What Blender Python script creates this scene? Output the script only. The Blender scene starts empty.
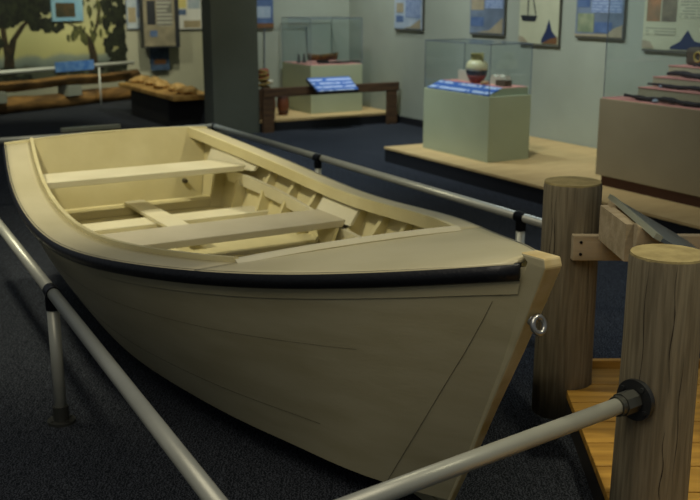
import bpy, bmesh, math, random
import numpy as np
from mathutils import Vector, Matrix
random.seed(7)
SC = bpy.context.scene
COL = SC.collection
PI = math.pi

# ------------------------------------------------------------------ materials
def srgb(h):
    v = [int(h[i:i+2], 16)/255 for i in (0, 2, 4)]
    return tuple(c/12.92 if c <= .04045 else ((c+.055)/1.055)**2.4 for c in v) + (1,)
def mat(name, hexc, rough=.6, metal=0, hex2=None, scale=6, stretch=(1, 1, 1), detail=4, bump=0, bscale=40, contrast=(.35, .65), emit=0, spec=.5, coords='Object'):
    m = bpy.data.materials.new(name); m.use_nodes = True
    nt = m.node_tree; b = nt.nodes['Principled BSDF']
    b.inputs['Roughness'].default_value = rough; b.inputs['Metallic'].default_value = metal
    b.inputs['Specular IOR Level'].default_value = spec
    b.inputs['Base Color'].default_value = srgb(hexc)
    tc = nt.nodes.new('ShaderNodeTexCoord')
    if hex2:
        mp = nt.nodes.new('ShaderNodeMapping'); mp.inputs['Scale'].default_value = stretch
        nz = nt.nodes.new('ShaderNodeTexNoise'); nz.inputs['Scale'].default_value = scale; nz.inputs['Detail'].default_value = detail
        cr = nt.nodes.new('ShaderNodeValToRGB')
        cr.color_ramp.elements[0].position = contrast[0]; cr.color_ramp.elements[1].position = contrast[1]
        cr.color_ramp.elements[0].color = srgb(hexc); cr.color_ramp.elements[1].color = srgb(hex2)
        nt.links.new(tc.outputs[coords], mp.inputs[0]); nt.links.new(mp.outputs[0], nz.inputs['Vector'])
        nt.links.new(nz.outputs['Fac'], cr.inputs[0]); nt.links.new(cr.outputs[0], b.inputs['Base Color'])
    if bump:
        n2 = nt.nodes.new('ShaderNodeTexNoise'); n2.inputs['Scale'].default_value = bscale; n2.inputs['Detail'].default_value = 3
        mp2 = nt.nodes.new('ShaderNodeMapping'); mp2.inputs['Scale'].default_value = stretch
        bp = nt.nodes.new('ShaderNodeBump'); bp.inputs['Strength'].default_value = bump; bp.inputs['Distance'].default_value = .01
        nt.links.new(tc.outputs[coords], mp2.inputs[0]); nt.links.new(mp2.outputs[0], n2.inputs['Vector'])
        nt.links.new(n2.outputs['Fac'], bp.inputs['Height']); nt.links.new(bp.outputs[0], b.inputs['Normal'])
    if emit:
        b.inputs['Emission Color'].default_value = srgb(hexc); b.inputs['Emission Strength'].default_value = emit
    return m
def stripes(name, base, ink, freq, fill=.45, rough=.5, word=18):
    """printed lines of small type: rows of ink broken into words"""
    m = bpy.data.materials.new(name); m.use_nodes = True
    nt = m.node_tree; b = nt.nodes['Principled BSDF']; b.inputs['Roughness'].default_value = rough
    tc = nt.nodes.new('ShaderNodeTexCoord'); sp = nt.nodes.new('ShaderNodeSeparateXYZ'); nt.links.new(tc.outputs['Object'], sp.inputs[0])
    mu = nt.nodes.new('ShaderNodeMath'); mu.operation = 'MULTIPLY'; mu.inputs[1].default_value = freq; nt.links.new(sp.outputs['Z'], mu.inputs[0])
    fr = nt.nodes.new('ShaderNodeMath'); fr.operation = 'FRACT'; nt.links.new(mu.outputs[0], fr.inputs[0])
    lt = nt.nodes.new('ShaderNodeMath'); lt.operation = 'LESS_THAN'; lt.inputs[1].default_value = fill; nt.links.new(fr.outputs[0], lt.inputs[0])
    nz = nt.nodes.new('ShaderNodeTexNoise'); nz.inputs['Scale'].default_value = word; nz.inputs['Detail'].default_value = 2
    nt.links.new(tc.outputs['Object'], nz.inputs['Vector'])
    gt = nt.nodes.new('ShaderNodeMath'); gt.operation = 'GREATER_THAN'; gt.inputs[1].default_value = .42; nt.links.new(nz.outputs['Fac'], gt.inputs[0])
    pr = nt.nodes.new('ShaderNodeMath'); pr.operation = 'MULTIPLY'; nt.links.new(lt.outputs[0], pr.inputs[0]); nt.links.new(gt.outputs[0], pr.inputs[1])
    mx = nt.nodes.new('ShaderNodeMix'); mx.data_type = 'RGBA'
    mx.inputs['A'].default_value = srgb(base); mx.inputs['B'].default_value = srgb(ink)
    nt.links.new(pr.outputs[0], mx.inputs['Factor']); nt.links.new(mx.outputs['Result'], b.inputs['Base Color'])
    return m
def glass(name):
    m = bpy.data.materials.new(name); m.use_nodes = True
    nt = m.node_tree; nt.nodes.clear()
    o = nt.nodes.new('ShaderNodeOutputMaterial'); t = nt.nodes.new('ShaderNodeBsdfTransparent'); t.inputs[0].default_value = (.96, .98, .985, 1)
    g = nt.nodes.new('ShaderNodeBsdfGlossy'); g.inputs['Roughness'].default_value = .08; g.inputs[0].default_value = (.8, .85, .9, 1)
    f = nt.nodes.new('ShaderNodeLayerWeight'); f.inputs[0].default_value = .06
    mx = nt.nodes.new('ShaderNodeMixShader')
    nt.links.new(f.outputs['Facing'], mx.inputs[0]); nt.links.new(t.outputs[0], mx.inputs[1]); nt.links.new(g.outputs[0], mx.inputs[2]); nt.links.new(mx.outputs[0], o.inputs[0])
    return m
M = {
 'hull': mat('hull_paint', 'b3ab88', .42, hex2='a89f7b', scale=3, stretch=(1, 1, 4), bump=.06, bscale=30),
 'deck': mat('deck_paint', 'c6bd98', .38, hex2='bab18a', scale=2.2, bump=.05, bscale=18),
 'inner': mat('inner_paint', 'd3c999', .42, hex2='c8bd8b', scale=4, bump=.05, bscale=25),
 'thwart': mat('thwart_paint', 'd8d2b2', .4, hex2='cfc8a6', scale=4),
 'thwart2': mat('thwart_greyer', 'c0b89c', .45, hex2='b5ad90', scale=4),  # forward thwart: greyer and darker tone than the stern one
 'stem': mat('stem_paint', 'd6c595', .4, hex2='b99f5e', scale=7, bump=.15, bscale=25),
 'seam': mat('seam_dark', '524b35', .8),
 'rub': mat('black_rub', '08090c', .42, bump=.2, bscale=60),
 'carpet': None,
 'pipe': mat('pipe_alu', 'bfc0b0', .40, .35, hex2='b0b1a2', scale=3, bump=.03, bscale=120),
 'fitting': mat('pipe_fitting', '55564f', .42, .7),
 'fitdark': mat('pipe_fitting_dark', '1d1f22', .38, .75),
 'flange': mat('flange_grey', '3c3e3e', .4, .6),
 'steel': mat('steel', 'b0b0aa', .3, .9),
 'piling': mat('piling', '665d47', .85, hex2='837960', scale=22, stretch=(4, 4, .2), bump=.55, bscale=14),
 'pilingtop': mat('piling_top', 'a0915f', .8, hex2='85774a', scale=16, bump=.3, bscale=60),
 'crack': mat('piling_crack', '2e271a', .9),
 'lumber': mat('lumber', 'b3a384', .7, hex2='9b8b6b', scale=5, stretch=(.5, 4, 4), bump=.2, bscale=20),
 'plank': mat('dock_plank', 'cc9c40', .6, hex2='a87c2c', scale=4, stretch=(.6, 6, 6), bump=.2, bscale=14),
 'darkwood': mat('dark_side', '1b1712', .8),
 'wall': mat('wall_grey', '999f8c', .85, hex2='939986', scale=2),
 'wallwarm': mat('wall_warm', 'a5a68f', .85, hex2='9d9f8a', scale=2),
 'pillar': mat('pillar_grey', '555a4d', .85, hex2='4f5447', scale=2),
 'black': mat('black_trim', '0c0e12', .7),
 'birch': mat('platform_ply', 'd4b67a', .6, hex2='c8a96f', scale=3, stretch=(1, 4, 1)),
 'ped': mat('pedestal_green', 'a2a987', .7, hex2='9ca381', scale=2),
 'pedb': mat('pedestal_brown', '9f9270', .7, hex2='978a69', scale=2),
 'pedbase': mat('pedestal_base', '4a2c1b', .7),
 'pink': mat('pink_felt', 'd09080', .9),
 'riser': mat('riser_cream', 'b0a784', .8),
 'glass': glass('case_glass'),
 'glassedge': mat('glass_edge', '5c6670', .3),
 'blue': mat('blue_panel', '3f6fb4', .5, hex2='6b95c8', scale=9),
 'bluetext': stripes('blue_text', '3d6cb8', 'c8d8ee', 26, .4, word=14),
 'poster_frame': mat('poster_edge', '55554a', .7),
 'oldwood': mat('old_timber', '5a4024', .75, hex2='3e2b17', scale=6, stretch=(.5, 5, 5)),
 'log': mat('log_timber', '94703a', .75, hex2='553f1f', scale=4, stretch=(.6, .6, 3), bump=.3, bscale=12),
 'whiterail': mat('white_rail', 'cdd2c6', .5),
 'concrete': mat('pale_block', '83887a', .8),
 'tablebase': mat('table_base', '17191b', .8),
 'sand': mat('sand_wood', 'c79f55', .7, hex2='9d7634', scale=8, bump=.4, bscale=20),
 'driftwood': mat('driftwood', 'd0ac66', .8, hex2='94702f', scale=10, bump=.4, bscale=30),
 'signface': mat('sign_face', '5b6468', .3, .1, hex2='4f585d', scale=3),
 'signedge': mat('sign_edge', 'a5a893', .35, .5),
 'iron': mat('old_iron', '1a1513', .7, hex2='2c211a', scale=30, bump=.5, bscale=60),
 'bronze': mat('bronze', '7b5a22', .4, .4, hex2='3c2810', scale=12),
 'cream': mat('cream_glaze', 'd8cf9a', .3), 'olive': mat('olive_glaze', '8c8440', .3),
 'band': mat('dark_glaze', '1b1712', .3), 'red': mat('red_glaze', '7c2f1b', .35),
 'white': mat('white_plaster', 'b9b59d', .7), 'tan': mat('tan_clay', 'b08c60', .7),
 'brown': mat('brown_box', '4d4330', .7), 'yellow': mat('yellow_ring', 'a08a3c', .5),
 'barrel': mat('barrel', '6b3a1c', .6, hex2='4a2612', scale=8),
 'rope': mat('rope', '9a8345', .9, hex2='6f5c2c', scale=20),
}
def carpet():
    m = bpy.data.materials.new('carpet_navy'); m.use_nodes = True; nt = m.node_tree; b = nt.nodes['Principled BSDF']
    b.inputs['Roughness'].default_value = .95; b.inputs['Specular IOR Level'].default_value = .1
    tc = nt.nodes.new('ShaderNodeTexCoord')
    w = nt.nodes.new('ShaderNodeTexWave'); w.inputs['Scale'].default_value = 24; w.inputs['Distortion'].default_value = 12; w.inputs['Detail'].default_value = 3; w.inputs['Detail Scale'].default_value = 2.5
    n = nt.nodes.new('ShaderNodeTexNoise'); n.inputs['Scale'].default_value = 160
    mx = nt.nodes.new('ShaderNodeMath'); mx.operation = 'MULTIPLY'
    cr = nt.nodes.new('ShaderNodeValToRGB'); cr.color_ramp.elements[0].position = .12; cr.color_ramp.elements[1].position = .6
    cr.color_ramp.elements[0].color = srgb('1e2226'); cr.color_ramp.elements[1].color = srgb('54585f')
    bp = nt.nodes.new('ShaderNodeBump'); bp.inputs['Strength'].default_value = .7; bp.inputs['Distance'].default_value = .008
    L = nt.links.new
    L(tc.outputs['Object'], w.inputs[0]); L(tc.outputs['Object'], n.inputs['Vector']); L(w.outputs['Fac'], mx.inputs[0]); L(n.outputs['Fac'], mx.inputs[1])
    L(mx.outputs[0], cr.inputs[0]); L(cr.outputs[0], b.inputs['Base Color']); L(mx.outputs[0], bp.inputs['Height']); L(bp.outputs[0], b.inputs['Normal'])
    return m
M['carpet'] = carpet()

# ------------------------------------------------------------------ helpers
def obj(name, bm, m, parent=None, bevel=0, smooth=False, solid=0, offset=-1):
    me = bpy.data.meshes.new(name)
    bmesh.ops.recalc_face_normals(bm, faces=bm.faces)
    bm.to_mesh(me); bm.free()
    for mm in (m if isinstance(m, (list, tuple)) else [m]): me.materials.append(mm)
    if smooth:
        for p in me.polygons: p.use_smooth = True
    o = bpy.data.objects.new(name, me); COL.objects.link(o)
    if parent: o.parent = parent
    if solid:
        s = o.modifiers.new('solid', 'SOLIDIFY'); s.thickness = solid; s.offset = offset
    if bevel:
        b = o.modifiers.new('bevel', 'BEVEL'); b.width = bevel; b.segments = 2; b.limit_method = 'ANGLE'
    return o
def thing(name, label, cat, loc=(0, 0, 0), rz=0, group=None):
    o = bpy.data.objects.new(name, None); COL.objects.link(o); o.location = loc; o.rotation_euler = (0, 0, rz)
    o['label'] = label; o['category'] = cat
    if group: o['group'] = group
    return o
def tag(o, label, cat, group=None):
    o['label'] = label; o['category'] = cat
    if group: o['group'] = group
    return o
def struct(o): o['kind'] = 'structure'; return o
def box(bm, x0, x1, y0, y1, z0, z1, mi=0):
    vs = [bm.verts.new(p) for p in ((x0,y0,z0),(x1,y0,z0),(x1,y1,z0),(x0,y1,z0),(x0,y0,z1),(x1,y0,z1),(x1,y1,z1),(x0,y1,z1))]
    for f in ((3,2,1,0),(4,5,6,7),(0,1,5,4),(1,2,6,5),(2,3,7,6),(3,0,4,7)):
        bm.faces.new([vs[i] for i in f]).material_index = mi
    return vs
def Box(x0, x1, y0, y1, z0, z1):
    bm = bmesh.new(); box(bm, x0, x1, y0, y1, z0, z1); return bm
def hexa(bm, P):
    """8 points: bottom ring 4, top ring 4"""
    vs = [bm.verts.new(p) for p in P]
    for f in ((3,2,1,0),(4,5,6,7),(0,1,5,4),(1,2,6,5),(2,3,7,6),(3,0,4,7)): bm.faces.new([vs[i] for i in f])
def prism(bm, pts, a, b, plane='xz', mi=0):
    """polygon pts extruded from a to b across the remaining axis"""
    def P(p, t): return {'xz': (p[0], t, p[1]), 'yz': (t, p[0], p[1]), 'xy': (p[0], p[1], t)}[plane]
    A = [bm.verts.new(P(p, a)) for p in pts]; B = [bm.verts.new(P(p, b)) for p in pts]
    bm.faces.new(A[::-1]).material_index = mi; bm.faces.new(B).material_index = mi
    n = len(pts)
    for i in range(n): bm.faces.new((A[i], A[(i+1) % n], B[(i+1) % n], B[i])).material_index = mi
def tube(bm, pts, r, n=20, cap=True, closed=False):
    pts = [Vector(p) for p in pts]; rings = []; N = len(pts)
    up = None
    for i, p in enumerate(pts):
        if closed: d = (pts[(i+1) % N]-pts[i-1]).normalized()
        else: d = ((pts[min(i+1, N-1)]-pts[max(i-1, 0)])).normalized()
        if up is None: up = Vector((0, 0, 1)) if abs(d.z) < .9 else Vector((1, 0, 0))
        s = d.cross(up).normalized(); u = s.cross(d).normalized(); up = u
        rr = r[i] if isinstance(r, (list, tuple)) else r
        rings.append([bm.verts.new(p+(s*math.cos(a)+u*math.sin(a))*rr) for a in [2*PI*k/n for k in range(n)]])
    for i in range(N if closed else N-1):
        A, B = rings[i], rings[(i+1) % N]
        for k in range(n): bm.faces.new((A[k], A[(k+1) % n], B[(k+1) % n], B[k]))
    if cap and not closed:
        bm.faces.new(rings[0][::-1]); bm.faces.new(rings[-1])
def lathe(bm, prof, c=(0, 0, 0), n=28):
    rings = []
    for r, z in prof:
        rings.append([bm.verts.new((c[0]+r*math.cos(2*PI*k/n), c[1]+r*math.sin(2*PI*k/n), c[2]+z)) for k in range(n)])
    for A, B in zip(rings, rings[1:]):
        for k in range(n): bm.faces.new((A[k], A[(k+1) % n], B[(k+1) % n], B[k]))
    bm.faces.new(rings[0][::-1]); bm.faces.new(rings[-1])
def strip(bm, A, B, mi=0):
    a = [bm.verts.new(p) for p in A]; b = [bm.verts.new(p) for p in B]
    for i in range(len(a)-1): bm.faces.new((a[i], a[i+1], b[i+1], b[i])).material_index = mi
def bar(bm, p, q, w, h, up=(0, 0, 1)):
    """rectangular bar from p to q: w across, h along up"""
    p = Vector(p); q = Vector(q); d = (q-p).normalized(); up = Vector(up)
    s = d.cross(up).normalized()*w/2; u = s.normalized().cross(d).normalized()*h/2
    hexa(bm, [p-s-u, p+s-u, q+s-u, q-s-u, p-s+u, p+s+u, q+s+u, q-s+u])
def spline(S, X, Y):
    S = np.atleast_1d(np.array(S, float)); x = np.array(X, float); y = np.array(Y, float); n = len(x); h = np.diff(x)
    A = np.eye(n); b = np.zeros(n)
    for i in range(1, n-1):
        A[i, i-1] = h[i-1]; A[i, i] = 2*(h[i-1]+h[i]); A[i, i+1] = h[i]; b[i] = 3*((y[i+1]-y[i])/h[i]-(y[i]-y[i-1])/h[i-1])
    c = np.linalg.solve(A, b); k = np.clip(np.searchsorted(x, S)-1, 0, n-2); t = S-x[k]
    Bc = (y[1:]-y[:-1])/h-h*(2*c[:-1]+c[1:])/3; D = (c[1:]-c[:-1])/(3*h)
    return y[k]+Bc[k]*t+c[k]*t*t+D[k]*t**3

# ------------------------------------------------------------------ camera
cam = bpy.data.cameras.new('camera'); co = bpy.data.objects.new('camera', cam); COL.objects.link(co)
cam.sensor_width = 36; cam.lens = 36*1000/700; cam.clip_end = 100
co.location = (0, 0, 1.65); co.rotation_euler = (PI/2-math.atan(.256), 0, 0)
cam.dof.use_dof = True; cam.dof.focus_distance = 3.0; cam.dof.aperture_fstop = 4.5
SC.camera = co

ROOM = math.radians(29)
cr, sr = math.cos(ROOM), math.sin(ROOM)
def rw(b, a, z=0): return (b*cr-a*sr, b*sr+a*cr, z)         # room frame to world

# ------------------------------------------------------------------ the boat
K = .88
BX, BY, TH = .576*K, 2.993*K, 2.092
L = 4.391*K
SN = [0, .08, .2, .35, .55, .78, 1]
WN = [v*K for v in [.038, .269, .564, .834, .935, .878, .724]]
WF = [v*K for v in [.042, .276, .544, .8, .907, .891, .672]]
ZN = [1.65-(1.65-v)*K for v in [.848, .771, .675, .6, .53, .578, .711]]
ZF = [1.65-(1.65-v)*K for v in [.851, .782, .69, .608, .545, .59, .728]]
DWN, DWF = .169*K, .132*K
def W(s, side): return float(spline(s, SN, WN if side > 0 else WF)[0])       # side +1 near (local +y), -1 far
def Z(s, side): return float(spline(s, SN, ZN if side > 0 else ZF)[0])
def DW(side): return DWN if side > 0 else DWF
CU = [.385, .5, .85, 1.14, 1.45, 1.95, 2.6, 3.2, 3.74]
CV = [.012, .13, .29, .385, .455, .53, .55, .53, .47]
CZ = [.06, .085, .105, .115, .12, .13, .17, .22, .28]
def chine(t):
    u = .385+3.355*t
    return u, float(spline(u, CU, CV)[0]), float(spline(u, CU, CZ)[0])
def side_pt(t, k, side, inset=0.0):
    """k=0 at the sheer, 1 at the chine"""
    w = max(W(t, side), .03)-.012; z = Z(t, side)-.012; u, v, cz = chine(t)
    e = .022*math.sin(PI*k)*min(1, t*4)
    zz = z+(cz-z)*k; ul = t*L+(u-t*L)*k
    if t < .5:      # forward edge of the planking follows the stem rabbet
        want = float(np.interp(zz, [.0, .06, .149, .29, .463, .655, .80, .90, .945], [.39, .362, .318, .247, .167, .074, .018, .0, .0]))
        base = .385*k
        ul += (want-base)*math.exp(-t/.05)
    return (ul, side*(w+(v-w)*k+e-inset), z+(cz-z)*k)
def side_at_z(t, z, side, inset=0.0):
    w0, z0 = Z(t, side)-.012, chine(t)[2]
    k = (w0-z)/(w0-z0)
    return side_pt(t, k, side, inset)
def t_of(u, z, side):
    lo, hi = 0., 1.05
    for _ in range(30):
        m = (lo+hi)/2
        if side_at_z(m, z, side)[0] < u: lo = m
        else: hi = m
    return lo

boat = thing('rowing_boat', 'large cream painted wooden rowing boat with black rub rail standing inside pipe barrier', 'boat', (BX, BY, 0), TH)
NT, NK = 48, 8
for side in (1, -1):
    bm = bmesh.new()
    g = [[bm.verts.new(side_pt(i/NT, k/NK, side)) for k in range(NK+1)] for i in range(NT+1)]
    for i in range(NT):
        for k in range(NK): bm.faces.new((g[i][k], g[i+1][k], g[i+1][k+1], g[i][k+1]))
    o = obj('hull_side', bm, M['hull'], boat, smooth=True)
    # inner skin
    bm = bmesh.new()
    g = [[bm.verts.new(side_pt(.03+.968*i/NT, .02+.93*k/NK, side, .016)) for k in range(NK+1)] for i in range(NT+1)]
    for i in range(NT):
        for k in range(NK): bm.faces.new((g[i][k], g[i+1][k], g[i+1][k+1], g[i][k+1]))
    obj('inner_planking', bm, M['inner'], boat, smooth=True)
    # sheer strake band under the rub rail
    bm = bmesh.new(); P1 = []; P2 = []; P3 = []; P4 = []
    for i in range(NT+1):
        t = .004+.996*i/NT
        z = Z(t, side)
        a = side_at_z(t, z-.045, side, -.001); b = side_at_z(t, z-.095, side, -.001)
        c = side_at_z(t, z-.045, side, -.005); d = side_at_z(t, z-.092, side, -.005)
        P1.append(a); P2.append(c); P3.append(d); P4.append(b)
    strip(bm, P1, P2); strip(bm, P2, P3); strip(bm, P3, P4)
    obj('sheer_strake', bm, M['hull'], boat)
    # black rub rail
    bm = bmesh.new(); rings = []
    for i in range(NT+1):
        t = .004+.996*i/NT
        w = max(W(t, side), .03); z = Z(t, side)
        dW = (W(min(t+.01, 1), side)-W(max(t-.01, 0), side))/(L*(min(t+.01, 1)-max(t-.01, 0)))
        nx, ny = -dW, 1; q = math.hypot(nx, ny); nx /= q; ny /= q
        sec = [(-.02, -.004), (-.006, .001), (.004, -.006), (.010, -.026), (.004, -.046), (-.006, -.052), (-.02, -.05)]
        rings.append([bm.verts.new((t*L+nx*a, side*(w+ny*a), z+b)) for a, b in sec])
    for A, B in zip(rings, rings[1:]):
        for k in range(len(A)): bm.faces.new((A[k], A[(k+1) % 7], B[(k+1) % 7], B[k]))
    bm.faces.new(rings[0]); bm.faces.new(rings[-1])
    obj('rub_rail', bm, M['rub'], boat, smooth=True)
# bottom
bm = bmesh.new(); rows = []
for i in range(NT+1):
    u, v, z = chine(i/NT)
    kz = z-.035 if i else z
    rows.append([bm.verts.new((u, v, z)), bm.verts.new((u, 0, max(kz, .02))), bm.verts.new((u, -v, z))])
for A, B in zip(rows, rows[1:]):
    for k in (0, 1): bm.faces.new((A[k], A[k+1], B[k+1], B[k]))
obj('hull_bottom', bm, M['hull'], boat)
bm = bmesh.new()
kp = [(u, max(float(spline(u, CU, CZ)[0])-.03, .02)) for u in np.linspace(.385, 3.74, 24)]
prism(bm, [(.385, 0.0)]+kp+[(3.74, 0.0)], -.02, .02)
obj('keel', bm, M['hull'], boat)
# stem
stemf = [(-.074, .945), (-.034, .855), (.058, .655), (.152, .463), (.233, .29), (.305, .149), (.350, .06), (.378, .0)]
hw_ = [.031, .029, .0235, .019, .0155, .013, .012, .012]
rows_ = [((-.066, .970), .030, .10)]+[((u, z), h, .075) for (u, z), h in zip(stemf, hw_)]
bm = bmesh.new(); R0 = []
for (u, z), h, d in rows_:
    R0.append([bm.verts.new(p) for p in ((u, h, z), (u, -h, z), (u+d, -h-.001, z+(-.004 if z > .96 else 0)), (u+d, h+.001, z+(-.004 if z > .96 else 0)))])
for A, B in zip(R0, R0[1:]):
    for k in range(4): bm.faces.new((A[k], A[(k+1) % 4], B[(k+1) % 4], B[k])).material_index = 0 if k == 0 else 1
bm.faces.new(R0[0][::-1]); bm.faces.new(R0[-1])
obj('stem', bm, [M['stem'], M['hull']], boat, bevel=.006)
# eye bolt on the stem
bm = bmesh.new()
tube(bm, [(.012, 0, .778), (-.008, 0, .774)], .008, 12)
c0 = Vector((-.024, 0, .768))
for_ring = [c0+Vector((.022*math.cos(a)*.3-.0, .020*math.sin(a), .0))+Vector((0, 0, .022*math.cos(a))) for a in [2*PI*k/20 for k in range(20)]]
tube(bm, for_ring, .0085, 12, closed=True)
tube(bm, [(.012, 0, .776), (-.002, 0, .774)], .017, 16)
obj('eye_bolt', bm, M['steel'], boat, smooth=True)['label'] = 'steel eye bolt in the stem'
# decks
S0N, S0F = .26, .255
def camber(s, y, side):
    w = W(s, side); return .016*(1-min(1, abs(y)/max(w, .05))**2)
def deck_in(s, side): return max(W(s, side)-DW(side), .0)
for side in (1, -1):
    bm = bmesh.new(); g = []
    s0 = S0N if side > 0 else S0F
    for i in range(41):
        s = s0+(1-s0)*i/40; w = W(s, side); wi = deck_in(s, side)
        g.append([bm.verts.new((s*L, side*(w+(wi-w)*k/4), Z(s, side)+.006*k/4)) for k in range(5)])
    for A, B in zip(g, g[1:]):
        for k in range(4): bm.faces.new((A[k], A[k+1], B[k+1], B[k]))
    obj('side_deck', bm, M['deck'], boat, smooth=True, solid=.014)
bm = bmesh.new(); g = []
iN = Vector((S0N*L, deck_in(S0N, 1), Z(S0N, 1)+.006)); iF = Vector((S0F*L, -deck_in(S0F, -1), Z(S0F, -1)+.006))
def fore_end(f):       # aft boundary of the foredeck, f from -1 far to +1 near
    wN, wF = W(S0N, 1), W(S0F, -1)
    y = (wN if f > 0 else wF)*f
    return y
for i in range(25):
    row = []
    for k in range(17):
        f = -1+2*k/16
        side = 1 if f > 0 else -1
        s1 = S0F+(S0N-S0F)*(f+1)/2
        s = .008+(s1-.008)*i/24
        w = max(W(s, side), .03)
        zz = Z(s, 1)*(f+1)/2+Z(s, -1)*(1-f)/2
        row.append(bm.verts.new((s*L, f*w, zz+.014*(1-f*f)*(1-.4*i/24))))
    g.append(row)
for A, B in zip(g, g[1:]):
    for k in range(16): bm.faces.new((A[k], A[k+1], B[k+1], B[k]))
obj('foredeck', bm, M['deck'], boat, smooth=True, solid=.014)
# coaming round the cockpit
for side in (1, -1):
    bm = bmesh.new(); rings = []
    s0 = S0N if side > 0 else S0F
    for i in range(41):
        s = s0+(1-s0)*i/40; wi = deck_in(s, side); z = Z(s, side)+.006
        dn = .05; up_ = .018 if side > 0 else .008
        rings.append([bm.verts.new((s*L, side*(wi+a), z+b)) for a, b in ((.004, up_), (.004, -dn), (-.014, -dn), (-.014, up_))])
    for A, B in zip(rings, rings[1:]):
        for k in range(4): bm.faces.new((A[k], A[(k+1) % 4], B[(k+1) % 4], B[k]))
    bm.faces.new(rings[0]); bm.faces.new(rings[-1])
    obj('coaming', bm, M['inner'], boat)
bm = bmesh.new(); rings = []
for i in range(17):
    f = i/16; p = iN.lerp(iF, f); p.z += .010*(1-(2*f-1)**2)
    rings.append([bm.verts.new((p.x+a, p.y, p.z+b)) for a, b in ((-.026, .0), (-.004, .011), (.010, .012), (.014, .0), (.006, -.05), (-.012, -.05))])
for A, B in zip(rings, rings[1:]):
    for k in range(6): bm.faces.new((A[k], A[(k+1) % 6], B[(k+1) % 6], B[k]))
bm.faces.new(rings[0]); bm.faces.new(rings[-1])
obj('coaming', bm, M['thwart'], boat)
# transom
bm = bmesh.new()
uT, vT, zT = chine(1)
pts = []
wN, wF = W(1, 1), W(1, -1)
for i in range(13):
    f = 1-2*i/12
    pts.append((f*(wN if f > 0 else wF), (Z(1, 1)*(f+1)/2+Z(1, -1)*(1-f)/2)+.022*(1-f*f)+.004, L))
low = [(-vT, zT, uT), (0, zT-.03, uT), (vT, zT, uT)]
poly = pts+low
A = [bm.verts.new((u-.015, y, z)) for y, z, u in poly]; B = [bm.verts.new((u+.02, y, z)) for y, z, u in poly]
bm.faces.new(A); bm.faces.new(B[::-1]); n = len(A)
for i in range(n): bm.faces.new((A[i], A[(i+1) % n], B[(i+1) % n], B[i]))
obj('transom', bm, M['inner'], boat)
for y in (.43, -.40):
    bm = bmesh.new(); uu = L-.02-.13*.5
    tube(bm, [(uu-.030, y, .53), (uu+.03, y, .532)], .014, 14)
    obj('drain_hole', bm, M['seam'], boat)['label'] = 'dark drain hole in the transom'
# sole (floorboards)
SOLE = .40
bm = bmesh.new(); A = []; B = []
for i in range(31):
    u = 1.0+2.72*i/30
    tn, tf = t_of(u, SOLE, 1), t_of(u, SOLE, -1)
    A.append((u, side_at_z(tn, SOLE, 1, .012)[1], SOLE)); B.append((u, side_at_z(tf, SOLE, -1, .012)[1], SOLE))
strip(bm, A, B)
obj('floorboards', bm, M['inner'], boat, solid=.015)
def cross(name, u0, u1, z0, z1, m, inset=.015, bev=.004):
    bm = bmesh.new(); P = []
    for z in (z0, z1):
        for (u, side) in ((u0, 1), (u1, 1), (u1, -1), (u0, -1)):
            t = t_of(u, z, side); p = side_at_z(t, z, side, inset); P.append((u, p[1], z))
    hexa(bm, P); return obj(name, bm, m, boat, bevel=bev)
cross('floor_frame', 3.56, 3.69, SOLE, SOLE+.045, M['inner'])
cross('floor_frame', 3.08, 3.26, SOLE, SOLE+.045, M['thwart'])
cross('floor_frame', 1.75, 1.83, SOLE, SOLE+.03, M['inner'])
bm = Box(2.6, 3.64, -.03-.06, -.03+.06, SOLE+.046, SOLE+.066)
obj('keelson_board', bm, M['thwart'], boat, bevel=.003)
# thwarts
def thwart(u0, u1, z, th, m='thwart'):
    o = cross('thwart', u0, u1, z-th, z, M[m], .10, .004); return o
thwart(3.30, 3.58, .68, .035)
thwart(2.20, 2.50, .56, .035, 'thwart2')
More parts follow.
